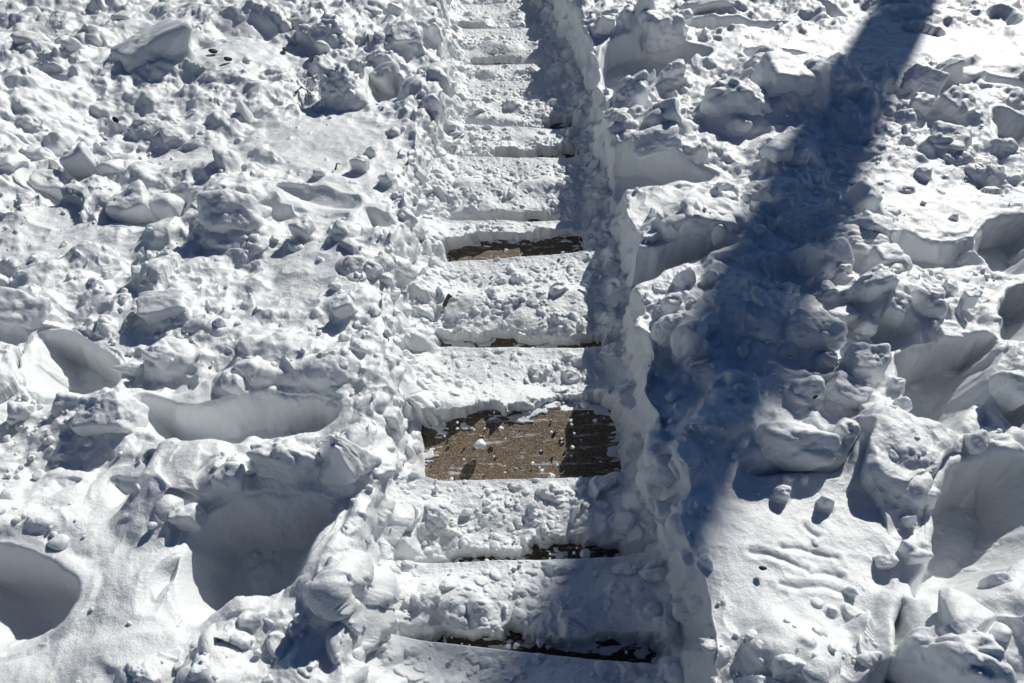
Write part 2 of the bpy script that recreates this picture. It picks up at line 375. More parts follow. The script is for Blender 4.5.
agg_wet = agg.copy(); agg_wet.name = 'wet_aggregate'
for q in agg_wet.node_tree.nodes:
    if q.type == 'VALTORGB' and len(q.color_ramp.elements) == 3:
        for el in q.color_ramp.elements: el.color = [v * .3 for v in el.color[:3]] + [1]
    if q.type == 'BSDF_PRINCIPLED': q.inputs['Roughness'].default_value = .3
m, t, b = mat('bark'); bark = m
n1 = nd(t, 'ShaderNodeTexNoise', Scale=9.0, Detail=6.0); r = nd(t, 'ShaderNodeValToRGB')
r.color_ramp.elements[0].color = (.008, .006, .005, 1); r.color_ramp.elements[1].color = (.05, .04, .03, 1)
t.links.new(n1.outputs['Fac'], r.inputs['Fac']); t.links.new(r.outputs['Color'], b.inputs['Base Color']); b.inputs['Roughness'].default_value = .9
bu = nd(t, 'ShaderNodeBump', Strength=.8, Distance=.02); t.links.new(n1.outputs['Fac'], bu.inputs['Height']); t.links.new(bu.outputs['Normal'], b.inputs['Normal'])
m, t, b = mat('dry_leaf'); leafm = m
n1 = nd(t, 'ShaderNodeTexNoise', Scale=60.0); r = nd(t, 'ShaderNodeValToRGB')
r.color_ramp.elements[0].color = (.006, .004, .003, 1); r.color_ramp.elements[1].color = (.05, .022, .010, 1)
t.links.new(n1.outputs['Fac'], r.inputs['Fac']); t.links.new(r.outputs['Color'], b.inputs['Base Color']); b.inputs['Roughness'].default_value = .8

# ------------------------------------------------------------------ mesh helpers
def link_mesh(name, co, faces, m, parent=None, smooth_=True):
    me = bpy.data.meshes.new(name); co = np.asarray(co, F32); faces = np.asarray(faces, np.int32)
    n = faces.shape[1]
    me.vertices.add(len(co)); me.vertices.foreach_set('co', co.ravel())
    me.loops.add(faces.size); me.loops.foreach_set('vertex_index', faces.ravel())
    me.polygons.add(len(faces)); me.polygons.foreach_set('loop_start', np.arange(0, faces.size, n, dtype=np.int32))
    me.polygons.foreach_set('use_smooth', np.full(len(faces), smooth_))
    me.update(calc_edges=True); me.materials.append(m)
    o = bpy.data.objects.new(name, me); C.objects.link(o)
    if parent: o.parent = parent
    return o
def grid_faces(nr, nc):
    i = np.arange(nr - 1)[:, None] * nc + np.arange(nc - 1)[None, :]
    i = i.ravel(); return np.stack([i, i + 1, i + nc + 1, i + nc], 1)
def tag(o, label, cat=None, group=None, kind=None):
    if label: o['label'] = label
    if cat: o['category'] = cat
    if group: o['group'] = group
    if kind: o['kind'] = kind
    return o

# ------------------------------------------------------------------ the snow-covered ground
def build_ground():
    core_r = int(1350 * Q)
    ang = np.linspace(math.radians(103), math.radians(14.0), core_r)      # seen from about eye height above the slope
    yr = .44 + 1.62 / np.tan(ang)
    yr = np.concatenate([-1.2 + np.linspace(0, 1, 24)[:-1] * (yr[0] + 1.2), yr, yr[-1] + (np.linspace(0, 1, 90)[1:] ** 3) * 110])
    nr = len(yr)
    # columns: weights so that the walls of the path get many
    def seg(n): return np.linspace(0, 1, max(int(n * Q), 3) + 1)[:-1]
    cols = [('far', seg(60)), ('left', seg(560)), ('lwall', seg(90)), ('path', seg(24)), ('rwall', seg(110)), ('right', seg(620)), ('far2', np.append(seg(60), 1.0))]
    half = .80 * np.maximum(1.55, yr * .94 + .62) + .25
    lt_ = np.minimum(LT(yr) - .035, LB(yr) - .07); lb_ = LB(yr) + .03; rb_ = RB(yr) - .03; rt_ = np.maximum(RT(yr), RB(yr) + .03) + .035
    # keep the beyond-photo part sane
    L = -half; R = half
    X = []
    for nme, w in cols:
        w = w[None, :]
        if nme == 'far': X.append(L[:, None] - 100 * (1 - w) ** 4 - .02 * (1 - w))
        elif nme == 'left': X.append(L[:, None] + (lt_ - L)[:, None] * w)
        elif nme == 'lwall': X.append(lt_[:, None] + (lb_ - lt_)[:, None] * w)
        elif nme == 'path': X.append(lb_[:, None] + (rb_ - lb_)[:, None] * w)
        elif nme == 'rwall': X.append(rb_[:, None] + (rt_ - rb_)[:, None] * w)
        elif nme == 'right': X.append(rt_[:, None] + (R - rt_)[:, None] * w)
        else: X.append(R[:, None] + 100 * w ** 4 + .02 * w)
    X = np.concatenate(X, 1); nc = X.shape[1]; Y = np.repeat(yr[:, None], nc, 1)
    x = X.ravel(); y = Y.ravel()
    z = np.empty(len(x), F32); ins = np.empty_like(z); wl = np.empty_like(z); u = np.empty_like(z); s = np.empty_like(z); dt = np.empty_like(z)
    for a in range(0, len(x), 120000):
        sl_ = slice(a, a + 120000)
        z[sl_], ins[sl_], wl[sl_], u[sl_], s[sl_] = macro(x[sl_], y[sl_])
        dt[sl_] = detail(x[sl_], y[sl_], z[sl_], ins[sl_], wl[sl_], u[sl_])
    dt *= smooth(-.3, .1, s)
    dt *= smooth(14, 6, np.abs(x)) * smooth(30, 14, y)
    zw = z - S * y
    co = np.stack([x, y, zw], 1).reshape(nr, nc, 3)
    # push the details out along the surface normal so steep walls become lumpy and overhang
    dr = np.gradient(co, axis=0); dc = np.gradient(co, axis=1)
    n = np.cross(dc, dr); n /= np.linalg.norm(n, axis=2, keepdims=True) + 1e-12
    n = np.where(n[..., 2:3] < 0, -n, n)
    k = max(int(3 * Q), 1)
    nn = n.copy()
    for _ in range(8):                                                   # soften the normals a little
        nn[1:-1, 1:-1] = (nn[1:-1, 1:-1] + nn[:-2, 1:-1] + nn[2:, 1:-1] + nn[1:-1, :-2] + nn[1:-1, 2:]) / 5
    nn /= np.linalg.norm(nn, axis=2, keepdims=True)
    amt = dt.reshape(nr, nc, 1)
    lump = (fbm3(x, y, zw * 1.0, .07, 3, 90) * .020 * wl + fbm3(x, y, zw, .14, 2, 95) * .022 * smooth(.02, .3, ins) * (1 - smooth(.9, 1., ins))).reshape(nr, nc, 1)
    co2 = co + nn * (amt + lump)
    dr = np.gradient(co2, axis=0); dc = np.gradient(co2, axis=1)
    n = np.cross(dc, dr); n /= np.linalg.norm(n, axis=2, keepdims=True) + 1e-12
    X2, Y2, Z2 = co2.reshape(-1, 3).T
    rr = roughness(x, y); fine = np.zeros(len(x), F32); ii = ins
    m = (np.abs(x) < 8) & (y < 14)
    cl = smooth(-.1, .5, fbm3(X2[m], Y2[m], Z2[m], .16, 2, 130))          # some patches are crusty, some are powder
    k_ = (.05 + .95 * rr[m]) * (1 - .25 * ii[m])
    f1 = fbm3(X2[m], Y2[m], Z2[m], .034, 2, 110); f2 = fbm3(X2[m] + 4, Y2[m], Z2[m], .0125, 2, 120)
    fine[m] = k_ * (.0052 * (.3 - np.abs(f1)) * (.4 + .6 * cl) + .0030 * f1 + .0024 * f2 * (.35 + .65 * cl)) + .0003 * f2
    co2 = co2 + n * fine.reshape(nr, nc, 1)
    o = link_mesh('snow_ground', co2.reshape(-1, 3), grid_faces(nr, nc), snow)
    tag(o, 'deep lumpy snow on both sides of the shovelled path', kind='structure')
    return o

# ------------------------------------------------------------------ the flight of steps
NOSE = {  # visible nosings in the photograph: left and right end
 0: ((401, 745), (660, 775)), 1: ((401, 642), (650, 668)), 2: ((389, 567), (620, 560)), 3: ((424, 484), (616, 479)), 5: ((428, 350), (608, 351)),
 7: ((444, 264), (592, 256)), 8: ((444, 223), (570, 224)), 10: ((453, 160), (575, 160)), 11: ((463, 128), (569, 131)), 13: ((460, 84), (575, 84)),
 14: ((460, 67), (560, 67)), 16: ((458, 31), (550, 31)), 18: ((458, 6), (548, 6)), 20: ((458, -18), (540, -18)), 24: ((455, -55), (530, -55))}
keys = sorted(NOSE)
lines = {}
for kx in keys:
    a = P(*NOSE[kx][0], 0); c = P(*NOSE[kx][1], 0); g = (c[1] - a[1]) / (c[0] - a[0]); y0 = (a[1] + c[1]) / 2; x0 = (a[0] + c[0]) / 2
    lines[kx] = [y0, g * (1 if kx < 12 else 0), x0]
for i in range(25):
    if i not in lines:
        lo = max(q for q in keys if q < i); hi = min(q for q in keys if q > i); f = (i - lo) / (hi - lo)
        lines[i] = [lines[lo][0] * (1 - f) + lines[hi][0] * f, lines[lo][1] * (1 - f) + lines[hi][1] * f, lines[lo][2] * (1 - f) + lines[hi][2] * f]
lines[-1] = [lines[0][0] - .28, 0, 0]; lines[-2] = [lines[0][0] - .56, 0, 0]
def ny(i, x): y0, g, x0 = lines[i]; return y0 + g * (x - x0)
def tz(i): return -S * lines[i][0]
steps = bpy.data.objects.new('concrete_steps', None); C.objects.link(steps); steps.location = (0, 0, 0)
tag(steps, 'flight of brown pebbled concrete steps showing through shovelled snow', 'steps')
rs = random.Random(4)
for i in range(-1, 25):
    xs = np.linspace(-.75, .75, 31); tread = []
    zt = tz(i); rows = [(0, zt - .30), (0, zt - .004), (.004, zt), (None, zt), (None, zt - .004), (None, zt - .30)]
    V = []
    for k_, (o_, zz) in enumerate(rows):
        for xx in xs:
            ya = ny(i - 1, xx) + .003; yb = ny(i, xx)
            yy = ya if k_ == 0 or k_ == 1 else (ya + .004 if k_ == 2 else (yb - .004 if k_ == 3 else yb))
            V.append((xx, yy, zz))
    nR = len(rows); fcs = list(map(tuple, grid_faces(nR, len(xs))))
    o = link_mesh('step', V, fcs, agg_wet if i in (2, 3, 9, 11, 12) else agg, steps, smooth_=False)

# snow left on the treads: one sheet between each pair of nosings that show
BARE = {
 1: [([(396, 648), (401, 636), (440, 638), (470, 640), (520, 636), (560, 637), (600, 638), (650, 640), (660, 650), (654, 690), (401, 690)], -.0)],
 2: [([(455, 600), (450, 556), (500, 553), (530, 549), (575, 546), (626, 542), (626, 600)], 0), ([(386, 600), (386, 562), (450, 560), (455, 600)], 0)],
 3: [([(414, 500), (414, 424), (445, 428), (480, 420), (520, 416), (560, 407), (590, 405), (612, 418), (626, 440), (622, 500)], 0)],
 5: [([(435, 380), (436, 337), (470, 338), (520, 339), (560, 340), (600, 342), (606, 380)], 0)],
 7: [([(445, 280), (446, 254), (468, 247), (500, 243), (545, 240), (582, 240), (590, 280)], 0)],
 8: [([(510, 240), (505, 221), (530, 219), (566, 221), (566, 240)], 0), ([(440, 240), (440, 222), (505, 221.5), (505, 240)], 0)],
 10: [([(490, 180), (492, 158), (560, 156), (577, 155), (577, 180)], 0)],
 11: [([(555, 140), (540, 128), (558, 124), (574, 124), (574, 140)], 0)],
 14: [([(470, 75), (470, 66), (520, 66), (520, 75)], 0)],
 16: [([(452, 40), (458, 30), (475, 29), (492, 32), (490, 40)], 0)],
}
def build_patch(i, j, label):
    xs_n = int(330 * Q)
    x0 = min(LB(ny(i, 0)), LB(ny(j, 0))) - .09; x1 = max(RB(ny(i, 0)), RB(ny(j, 0))) + .09
    span = ny(j, .0) - ny(i, .0); rows_n = int(min(260, max(70, span * 1000 / (1 + max(0, ny(j, 0) - 1.5)))) * Q)
    u = np.linspace(x0, x1, xs_n); w = np.linspace(0, 1, rows_n)
    X, Wd = np.meshgrid(u, w); YA = ny(i, X) + .004; YB = ny(j, X) + .002; Y = YA + (YB - YA) * Wd
    x = X.ravel(); y = Y.ravel(); wd = Wd.ravel()
    rag_end = 0
    base = np.full(x.shape, tz(i + 1))
    for k in range(i + 1, j):
        base = base + (tz(k + 1) - tz(k)) * smooth(-.01, .13, y - ny(k, x))
    wx = x + .012 * fbm2(x, y, .04, 2, 7); wy = y + .008 * fbm2(x, y, .03, 2, 8)
    edge_ = smooth(1.0, .80, wd)                                       # smooth strip beside the far nosing
    heap = smooth(.05, .2, wd) * smooth(1.0, .55, wd)
    seed = 500 + i * 17
    th = .016 + .006 * fbm2(x, y, .12, 2, seed) + .040 * heap * (.6 + .8 * fbm2(x, y, .16, 2, seed + 3))
    pat = smooth(-.3, .3, fbm2(x, y, .13, 2, seed + 9)) * edge_
    th = th + clods(wx, wy, .085, seed, .6 * pat, soft=True) * .8
    th = th + clods(wx, wy, .040, seed + 1, .75 * pat + .1 * edge_) * .7 + clods(wx, wy, .021, seed + 2, .7 * pat + .15) * .7
    th = th + .0028 * fbm2(x, y, .018, 3, seed + 5) - .0020 * np.abs(fbm2(x * .25, y, .03, 2, seed + 6)) * (1 - heap)
    # banked up towards the walls of snow
    dl = (x - LB(y)); dr_ = (RB(y) - x)
    th = th + .05 * smooth(.09, -.02, dl + .03 * fbm2(x, y, .06, 2, 77)) + .05 * smooth(.12, -.02, dr_ + .04 * fbm2(x, y, .08, 2, 78))
    side = np.maximum(smooth(.13, .0, dl), smooth(.20, .04, dr_))
    th = th + side * (clods(wx, wy, .10, seed + 6, .7, soft=True) * .9 + clods(wx, wy, .055, seed + 4, .7) * .75)
    sd_ = fbm2(x, y, .022, 3, seed + 7) * .012 + fbm2(x, y, .08, 2, seed + 8) * .022 - .004
    for poly, _ in BARE.get(i, []):
        pw = PL(poly, tz(i + 1) + S * (lines[i][0] + .1))
        s = polysd(x, y, pw) + sd_
        th = np.where(s > -.03, th * (1 - smooth(-.012, .010, s)) - .012 * smooth(-.004, .006, s), th)
        scr = smooth(.22, .55, fbm2(x * .3, y, .012, 3, seed + 12) + .9 * smooth(.07, .0, s) * smooth(-.3, .5, fbm2(x, y, .05, 3, seed + 15)) - .25 * smooth(.02, .07, s))
        th = np.where(s > .004, np.maximum(th, -.012 + .0155 * scr), th)
    z = base + th
    nn = rows_n * xs_n
    co = np.stack([x, y, z], 1)
    # side profile: near and far skirts
    last = co.reshape(rows_n, xs_n, 3)[-1].copy(); l2 = last.copy(); l2[:, 2] -= .008; l2[:, 1] += .003; l3 = last.copy(); l3[:, 2] = np.minimum(last[:, 2], tz(j)) - .045; l3[:, 1] += .002 
    l4 = l3.copy()
    co = np.concatenate([co, l2, l3])
    o = link_mesh('snow_patch', co, grid_faces(rows_n + 2, xs_n), snow_soft)
    tag(o, label, 'snow patch', 'snow left lying on the steps')
vis = [-1, 0, 1, 2, 3, 5, 7, 8, 10, 11, 13, 14, 16, 18, 20, 24]
PATCH_LABEL = {0: 'snow on the nearest step, cut off by the bottom of the photo', 1: 'lumpy snow on the step just above the nearest dark slit',
 2: 'chunky snow between the lower dark slit and the big bare brown tread', 3: 'ragged snow heap just beyond the largest bare brown tread',
 5: 'snow heap with a thin twig at its left, beyond the narrow grey strip', 7: 'thin snow just beyond the small bare brown strip halfway up',
 8: 'snow band right behind the small bare brown strip', 10: 'snow band ending in the straight dark line beside the right wall corner', 11: 'narrow snow band with a dark notch at its right end',
 -1: 'snow on the step underneath the bottom edge of the photo', 13: 'far snow band with lumps at its right end below a curved scrape', 14: 'far snow band marked by a diagonal scrape',
 16: 'far snow band behind the faint brown smear', 18: 'last full snow band before the top edge of the photo', 20: 'snow on the steps beyond the top edge of the photo'}
for a, c in zip(vis[:-1], vis[1:]):
    build_patch(a, c, PATCH_LABEL[a])

# ------------------------------------------------------------------ chunks of snow
def ico(level):
    import bmesh
    bm = bmesh.new(); bmesh.ops.create_icosphere(bm, subdivisions=level, radius=1.0)
    v = np.array([p.co[:] for p in bm.verts]); f = np.array([[q.index for q in p.verts] for p in bm.faces]); bm.free(); return v, f
ICO = {k: ico(k) for k in (2, 3, 4, 5, 6)}
def chunk_shape(level, seed, kind, rough=1.3):
    v, f = ICO[level]; rg = np.random.RandomState(seed)
    n = {'b': 7, 'r': 16, 's': 6, 'p': 12}[kind]
    D = rg.normal(size=(n, 3)); D /= np.linalg.norm(D, axis=1, keepdims=True)
    if kind == 'b':
        q = np.linalg.qr(rg.normal(size=(3, 3)) * .25 + np.eye(3))[0]
        D = np.concatenate([q, -q, D[:3]]); p = np.concatenate([rg.uniform(.62, .85, 6), rg.uniform(.75, 1, 3)])
    else:
        D = np.concatenate([D, np.eye(3), -np.eye(3)]); p = np.concatenate([rg.uniform(.72, 1.05, n), np.full(6, 1.0)])
    K = {'b': 14, 'r': 9, 's': 12, 'p': 9}[kind]
    dd = np.clip(v @ D.T, 0, None) / p[None, :]
    r = (dd ** K).sum(1) ** (-1.0 / K)
    o = rg.uniform(0, 50, 3); a, b_, c = (v + o).T
    r = r * (1 + rough * (.16 * fbm3(a, b_, c, .8, 2, 7) + .07 * fbm3(a, b_, c, .3, 3, 9)))
    if kind == 'p':
        r = r * (1 + .22 * np.abs(fbm3(a, b_, c, .35, 2, 17)) - .05)
    a2, b2_, c2 = (v * r[:, None] + o).T
    r = r + rough * (.035 * (.3 - np.abs(fbm3(a2, b2_, c2, .22, 2, 31))) + .016 * fbm3(a2, b2_, c2, .09, 2, 33)) * min(1, .25 * level)
    w = v * r[:, None]
    if kind == 's':                       # a shard: narrows upward and leans
        t = (w[:, 2] + 1) / 2; k = 1.15 - .85 * np.clip(t, 0, 1) ** 1.3
        w[:, 0] = w[:, 0] * k + .18 * (rg.rand() - .5) * t; w[:, 1] *= k
    return w, f
NEW = []
def chunk(px, py, w, h, kind, label, name='snow_chunk', rot=None, seed=None, sink=.41, tall=None, rough=1.35):
    seed = seed if seed is not None else int(px * 7 + py * 13)
    b0 = hit(px, py + h * .33)
    k = ppm(b0); rx = w / 2 / k
    dv = b0 - np.array([0, 0, CAMZ]); sphi = -dv[2] / np.linalg.norm(dv); cphi = math.sqrt(1 - sphi ** 2)
    ry = rx * .8; need = h / 2 / k * 1.32
    if need < ry * sphi * 1.2: ry = need / sphi * .75
    rz = math.sqrt(max(need ** 2 - (ry * sphi) ** 2, (rx * .35) ** 2)) / cphi
    rz = min(max(rz, .5 * min(rx, ry)), 1.5 * rx)
    if tall: rz = tall * rx
    lev = 5 if w > 36 else (4 if w > 14 else 3)
    sh, f = chunk_shape(lev, seed, kind, rough)
    a = rot if rot is not None else ((seed * 37) % 628) / 100.0
    ax = max(rx, ry) ; 
    if rot is None: a = ((seed * 37) % 100) / 100.0 * .7 - .35
    ca, sa = math.cos(a), math.sin(a)
    v = sh * np.array([rx, ry, rz]) * 1.06
    v = np.stack([v[:, 0] * ca - v[:, 1] * sa, v[:, 0] * sa + v[:, 1] * ca, v[:, 2]], 1)
    g = b0[2]
    o = link_mesh(name, v, f, snow)
    o.location = (b0[0], b0[1], g + rz * (1 - 2 * sink))
    tag(o, label, 'snow chunk')
    if 'cleft' not in label and 'hanging' not in label: NEW.append((b0[0], b0[1], rx, ry, rz * .42))
    return o
LIST = [
 (40, 43, 32, 24, 'r', 'round snow lump at the upper left with a dark shadow to its left'),
 (92, 36, 30, 18, 'r', 'upper of two stacked snow lumps near the top left'),
 (80, 49, 24, 24, 'r', 'lower of two stacked snow lumps near the top left'),
 (128, 17, 24, 15, 'b', 'grey flat snow block between the stacked lumps and the top edge'),
 (30, 16, 26, 12, 'r', 'low snow lump near the top left corner above the round lump'),
 (60, 142, 34, 22, 'b', 'pale snow lump beneath the dark slope on the far left'),
 (88, 160, 32, 30, 'b', 'angular snow block left of a smaller snow wedge on the left bank'),
 (118, 168, 30, 20, 'r', 'snow wedge joined to the right of the angular block on the left bank'),
 (44, 155, 20, 17, 'r', 'rounded lump left of the angular block on the left bank'),
 (8, 165, 30, 20, 'r', 'snow lump cut by the left edge above the dark hollow'),
 (19, 172, 14, 14, 'r', 'small lump beside the one cut by the left edge'),
 (60, 186, 36, 36, 'b', 'dark shaded snow block in the hollow at the far left'),
 (245, 108, 22, 36, 's', 'pointed upright snow shard standing on the left bank'),
 (157, 122, 44, 26, 'p', 'bumpy snow chunk between the tilted slab and the pointed shard'),
 (172, 136, 26, 18, 'b', 'flat tilted flake below the bumpy snow chunk'),
 (205, 135, 13, 17, 'r', 'small upright snow knob left of the pointed shard'),
 (256, 246, 20, 18, 'r', 'lump tucked under the biggest boulder at its lower right'),
 (137, 205, 54, 38, 'b', 'wide dark-faced snow block left of the biggest boulder'),
 (172, 205, 34, 28, 'r', 'low lump between the dark-faced block and the biggest boulder'),
 (306, 229, 27, 24, 'b', 'pale cube-like lump right of the biggest boulder'),
 (344, 231, 21, 19, 'r', 'grey lump right of the pale cube-like lump'),
 (363, 163, 19, 17, 'r', 'round snowball with a small dark shadow near the path on the left'),
 (372, 151, 12, 10, 'r', 'small ball just behind the round snowball on the left bank'),
 (321, 172, 14, 10, 'r', 'small flat lump left of the round snowball'),
 (387, 178, 15, 13, 'r', 'small lump between the round snowball and the path'),
 (394, 132, 12, 10, 'r', 'small dark lump near the left edge of the path below the square hole'),
 (345, 90, 42, 42, 'p', 'rough snow mass left of the square-cut hollow on the left bank'),
 (335, 32, 42, 28, 'p', 'crumbly lump at the top beside the dark twigs'),
 (307, 32, 24, 20, 'p', 'smaller crumbly lump left of the one by the twigs'),
 (324, 47, 14, 12, 'r', 'small bright ball in front of the crumbly lumps'),
 (372, 12, 22, 12, 'r', 'grey lump by the top edge on the left bank'),
 (397, 10, 18, 14, 'b', 'angular lump by the top edge close to the path'),
 (355, 263, 26, 18, 'b', 'dark-faced lump near the left path wall'),
 (373, 268, 20, 15, 'b', 'lump right of the dark-faced lump near the left path wall'),
 (357, 277, 14, 11, 'r', 'small pale lump under the dark-faced lump'),
 (345, 304, 26, 17, 'b', 'dark low lump on the smooth part of the left bank'),
 (28, 306, 58, 36, 'b', 'large pale block at the left edge above the round footprint'),
 (4, 275, 22, 34, 'r', 'lump cut by the left edge above the large pale block'),
 (176, 302, 62, 30, 'b', 'broad pale-topped snow block in the middle of the left bank'),
 (106, 318, 14, 10, 'r', 'pebble-like snow lump above the round footprint'),
 (208, 322, 18, 18, 'r', 'first ball of the crumbly cluster beside the broad block'),
 (222, 325, 18, 18, 'r', 'dark ball of the crumbly cluster beside the broad block'),
 (196, 326, 12, 12, 'r', 'small ball at the left of the crumbly cluster'),
 (170, 354, 42, 30, 'b', 'shaded snow chunk right of the round footprint'),
 (134, 366, 34, 14, 'r', 'low lump on the right rim of the round footprint'),
 (112, 405, 58, 40, 'b', 'dark-faced snow block right below the round footprint'),
 (72, 400, 36, 24, 'b', 'bright flat chunk on the near rim of the round footprint'),
 (25, 408, 24, 18, 'r', 'lump on the far left beneath the round footprint'),
 (236, 380, 30, 28, 'r', 'grey lump on the far rim of the long footprint'),
 (258, 375, 26, 22, 'r', 'lump right of the grey one on the far rim of the long footprint'),
 (334, 362, 38, 26, 'b', 'block on the bank near the right end of the long footprint'),
 (361, 345, 20, 12, 'p', 'small crumb cluster above the left path wall corner'),
 (390, 410, 36, 42, 'b', 'upright pale slab just right of the tall jagged shard'),
 (425, 380, 34, 20, 'b', 'flat wedge of snow lying on the step beside the left wall'),
 (232, 470, 34, 36, 'b', 'pale block on the near rim of the long footprint'),
 (290, 455, 60, 36, 'p', 'lumpy snow left of the tall jagged shard'),
 (190, 512, 30, 22, 'b', 'small rounded slab at the top left rim of the deep hollow'),
 (362, 590, 32, 50, 'b', 'upright grey block beside the lower steps on the left'),
 (355, 650, 26, 20, 'r', 'small lump at the lower end of the left wall'),
 (150, 670, 40, 26, 'r', 'soft lump at the bottom edge below the deep hollow'),
 (218, 664, 40, 34, 'r', 'soft grey lump at the bottom edge, right of the softer one'),
 # the left wall of the path, from far to near
 (385, 79, 34, 34, 'b', 'pale boulder at the square-cut hollow by the far path'),
 (404, 34, 40, 24, 'b', 'smooth block at the left edge of the far path'),
 (436, 20, 12, 40, 'r', 'tall narrow lump at the top of the left path edge'),
 (434, 75, 22, 20, 'r', 'ball in the left path edge beneath the smooth block'),
 (433, 105, 18, 18, 'r', 'ball in the left path edge above the first bend'),
 (437, 265, 12, 12, 'r', 'small ball on the step left of the brown strip'),
 (417, 227, 18, 20, 'r', 'pale round lump at the foot of the left wall beside the small brown strip'),
 (421, 175, 14, 20, 'b', 'thin flake at the foot of the left wall'),
 (425, 312, 24, 24, 'r', 'rounded lump at the foot of the left wall near the twig'),
 (410, 337, 30, 22, 'r', 'lump beneath the steep left wall corner'),
 # right bank
 (640, 12, 34, 34, 's', 'smooth peaked snow boulder at the top right of the path'),
 (662, 30, 38, 28, 'p', 'crumbly heap in front of the smooth peaked boulder'),
 (605, 25, 18, 18, 'p', 'lump on the right path edge near the top'),
 (683, 18, 16, 12, 'p', 'rough lump right of the smooth peaked boulder'),
 (716, 3, 60, 14, 'r', 'grey hump crossing the top edge'),
 (651, 72, 13, 25, 's', 'small upright thorn of ice in the hollow by the path'),
 (671, 74, 22, 22, 'p', 'translucent lump right of the small upright thorn'),
 (628, 98, 38, 32, 'p', 'rough lump crowning the right wall corner'),
 (668, 116, 34, 32, 'b', 'leaning snow block on the right wall corner'),
 (655, 140, 46, 20, 'r', 'dark low block on top of the right wall corner'),
 (692, 117, 14, 22, 's', 'small pointed lump right of the leaning block'),
 (699, 152, 18, 18, 'r', 'ball standing on the flat snow right of the wall corner'),
 (740, 102, 70, 50, 'p', 'large rough craggy lump before the smooth upper field'),
 (733, 125, 24, 20, 'r', 'knob on the near side of the craggy lump'),
 (762, 60, 26, 14, 'b', 'pale slab edge on top of the long ridge'),
 (784, 78, 70, 44, 'b', 'long dark ridge block beneath the pale slab edge'),
 (782, 150, 34, 24, 'r', 'ball on the left edge of the broad blue shadow'),
 (700, 214, 56, 34, 'b', 'rectangular snow block on the flat shelf by the path'),
 (717, 232, 18, 18, 'r', 'small lump leaning on the right end of the rectangular block'),
 (723, 184, 18, 28, 'b', 'upright stubby lump behind the rectangular block'),
 (728, 202, 26, 20, 'r', 'lump before the upright stubby lump'),
 (745, 197, 11, 14, 'r', 'small ball right of the upright stubby lump'),
 (652, 212, 9, 11, 'r', 'tiny lump on the shelf left of the rectangular block'),
 (918, 80, 40, 26, 'b', 'smooth-faced block right of the broad shadow near the top'),
 (944, 72, 26, 26, 'b', 'middle block of the row beside the upper shadow'),
 (969, 73, 26, 12, 'b', 'flat pointed block at the right end of the upper row'),
 (914, 104, 26, 22, 'b', 'dark cube-like lump left of the large dark lump'),
 (945, 103, 36, 30, 'b', 'large dark lump under the upper row of blocks'),
 (903, 115, 24, 14, 'b', 'low lump left of the dark cube-like lump'),
 (947, 140, 46, 26, 'b', 'clean rectangular snow block on the right field'),
 (953, 158, 20, 16, 'r', 'ball in front of the clean rectangular block'),
 (921, 173, 16, 12, 'r', 'small lump left of the ball on the right field'),
 (974, 172, 16, 14, 'r', 'left of a pair of dark balls on the right field'),
 (992, 171, 20, 14, 'r', 'right of a pair of dark balls on the right field'),
 (904, 190, 13, 9, 'r', 'small low lump beside the shadow on the right field'),
 (1008, 144, 12, 15, 'r', 'small ball at the edge of the far right hollow'),
 (954, 216, 9, 7, 'r', 'tiny ball above the rear wall of the wide footprint'),
 (862, 195, 34, 28, 'b', 'flat-topped block at the right side of the broad shadow'),
 (870, 222, 44, 24, 'b', 'bright slab stepping down from the flat-topped block'),
 (886, 226, 24, 40, 'b', 'standing slab at the left end of the wide footprint'),
 (858, 242, 56, 22, 'p', 'bright frosted ridge in the middle of the right pile'),
 (881, 258, 34, 26, 'b', 'sharp-cornered block right of the frosted ridge'),
 (820, 255, 56, 38, 'b', 'large shaded block within the broad blue shadow'),
 (868, 280, 40, 36, 'p', 'craggy grainy lump in the middle of the right pile'),
 (890, 305, 30, 28, 'b', 'lump at the near right of the craggy grainy lump'),
 (926, 292, 28, 44, 'b', 'tall lump at the right end of the pile near the wide footprint'),
 (946, 285, 18, 16, 'b', 'small dark wedge right of the tall lump'),
 (966, 296, 18, 16, 'b', 'dark lump on the saddle between two footprints'),
 (945, 333, 24, 14, 'b', 'flat lozenge above the squarish footprint'),
 (857, 348, 44, 76, 'b', 'tower-like snow block, tallest of the right pile'),
 (865, 322, 22, 26, 'r', 'knob on top of the tower-like block'),
 (815, 330, 54, 28, 'p', 'rough mound half in shadow left of the tower-like block'),
 (824, 356, 22, 20, 'r', 'small lump at the left foot of the tower-like block'),
 (841, 313, 34, 14, 'b', 'thin bright ledge above the tower-like block'),
 (806, 384, 34, 34, 'b', 'two-part lump with a dark speck at the edge of the broad shadow'),
 (842, 388, 50, 34, 'b', 'sloping wedge right of the two-part lump'),
 (869, 412, 28, 18, 'b', 'flat block on the left side of the squarish footprint'),
 (898, 402, 18, 24, 'b', 'small block on the left rim of the squarish footprint'),
 (895, 381, 16, 14, 'r', 'round bump left of the squarish footprint'),
 (790, 440, 82, 34, 'r', 'long loaf-shaped lump at the near end of the broad shadow'),
 (842, 427, 26, 26, 'r', 'rounded lump right of the long loaf-shaped lump'),
 (833, 448, 24, 12, 'r', 'small pale lump beneath the rounded one by the loaf'),
 (1009, 375, 40, 54, 'r', 'large boulder cut by the right edge beside the squarish footprint'),
 (1001, 402, 13, 13, 'r', 'small pale ball under the large boulder at the right edge'),
 (974, 437, 28, 20, 'r', 'dark round bump below the squarish footprint'),
 (950, 440, 24, 16, 'r', 'soft bump left of the dark round bump'),
 (924, 492, 26, 18, 'r', 'smooth egg-shaped lump at the rim of the largest right footprint'),
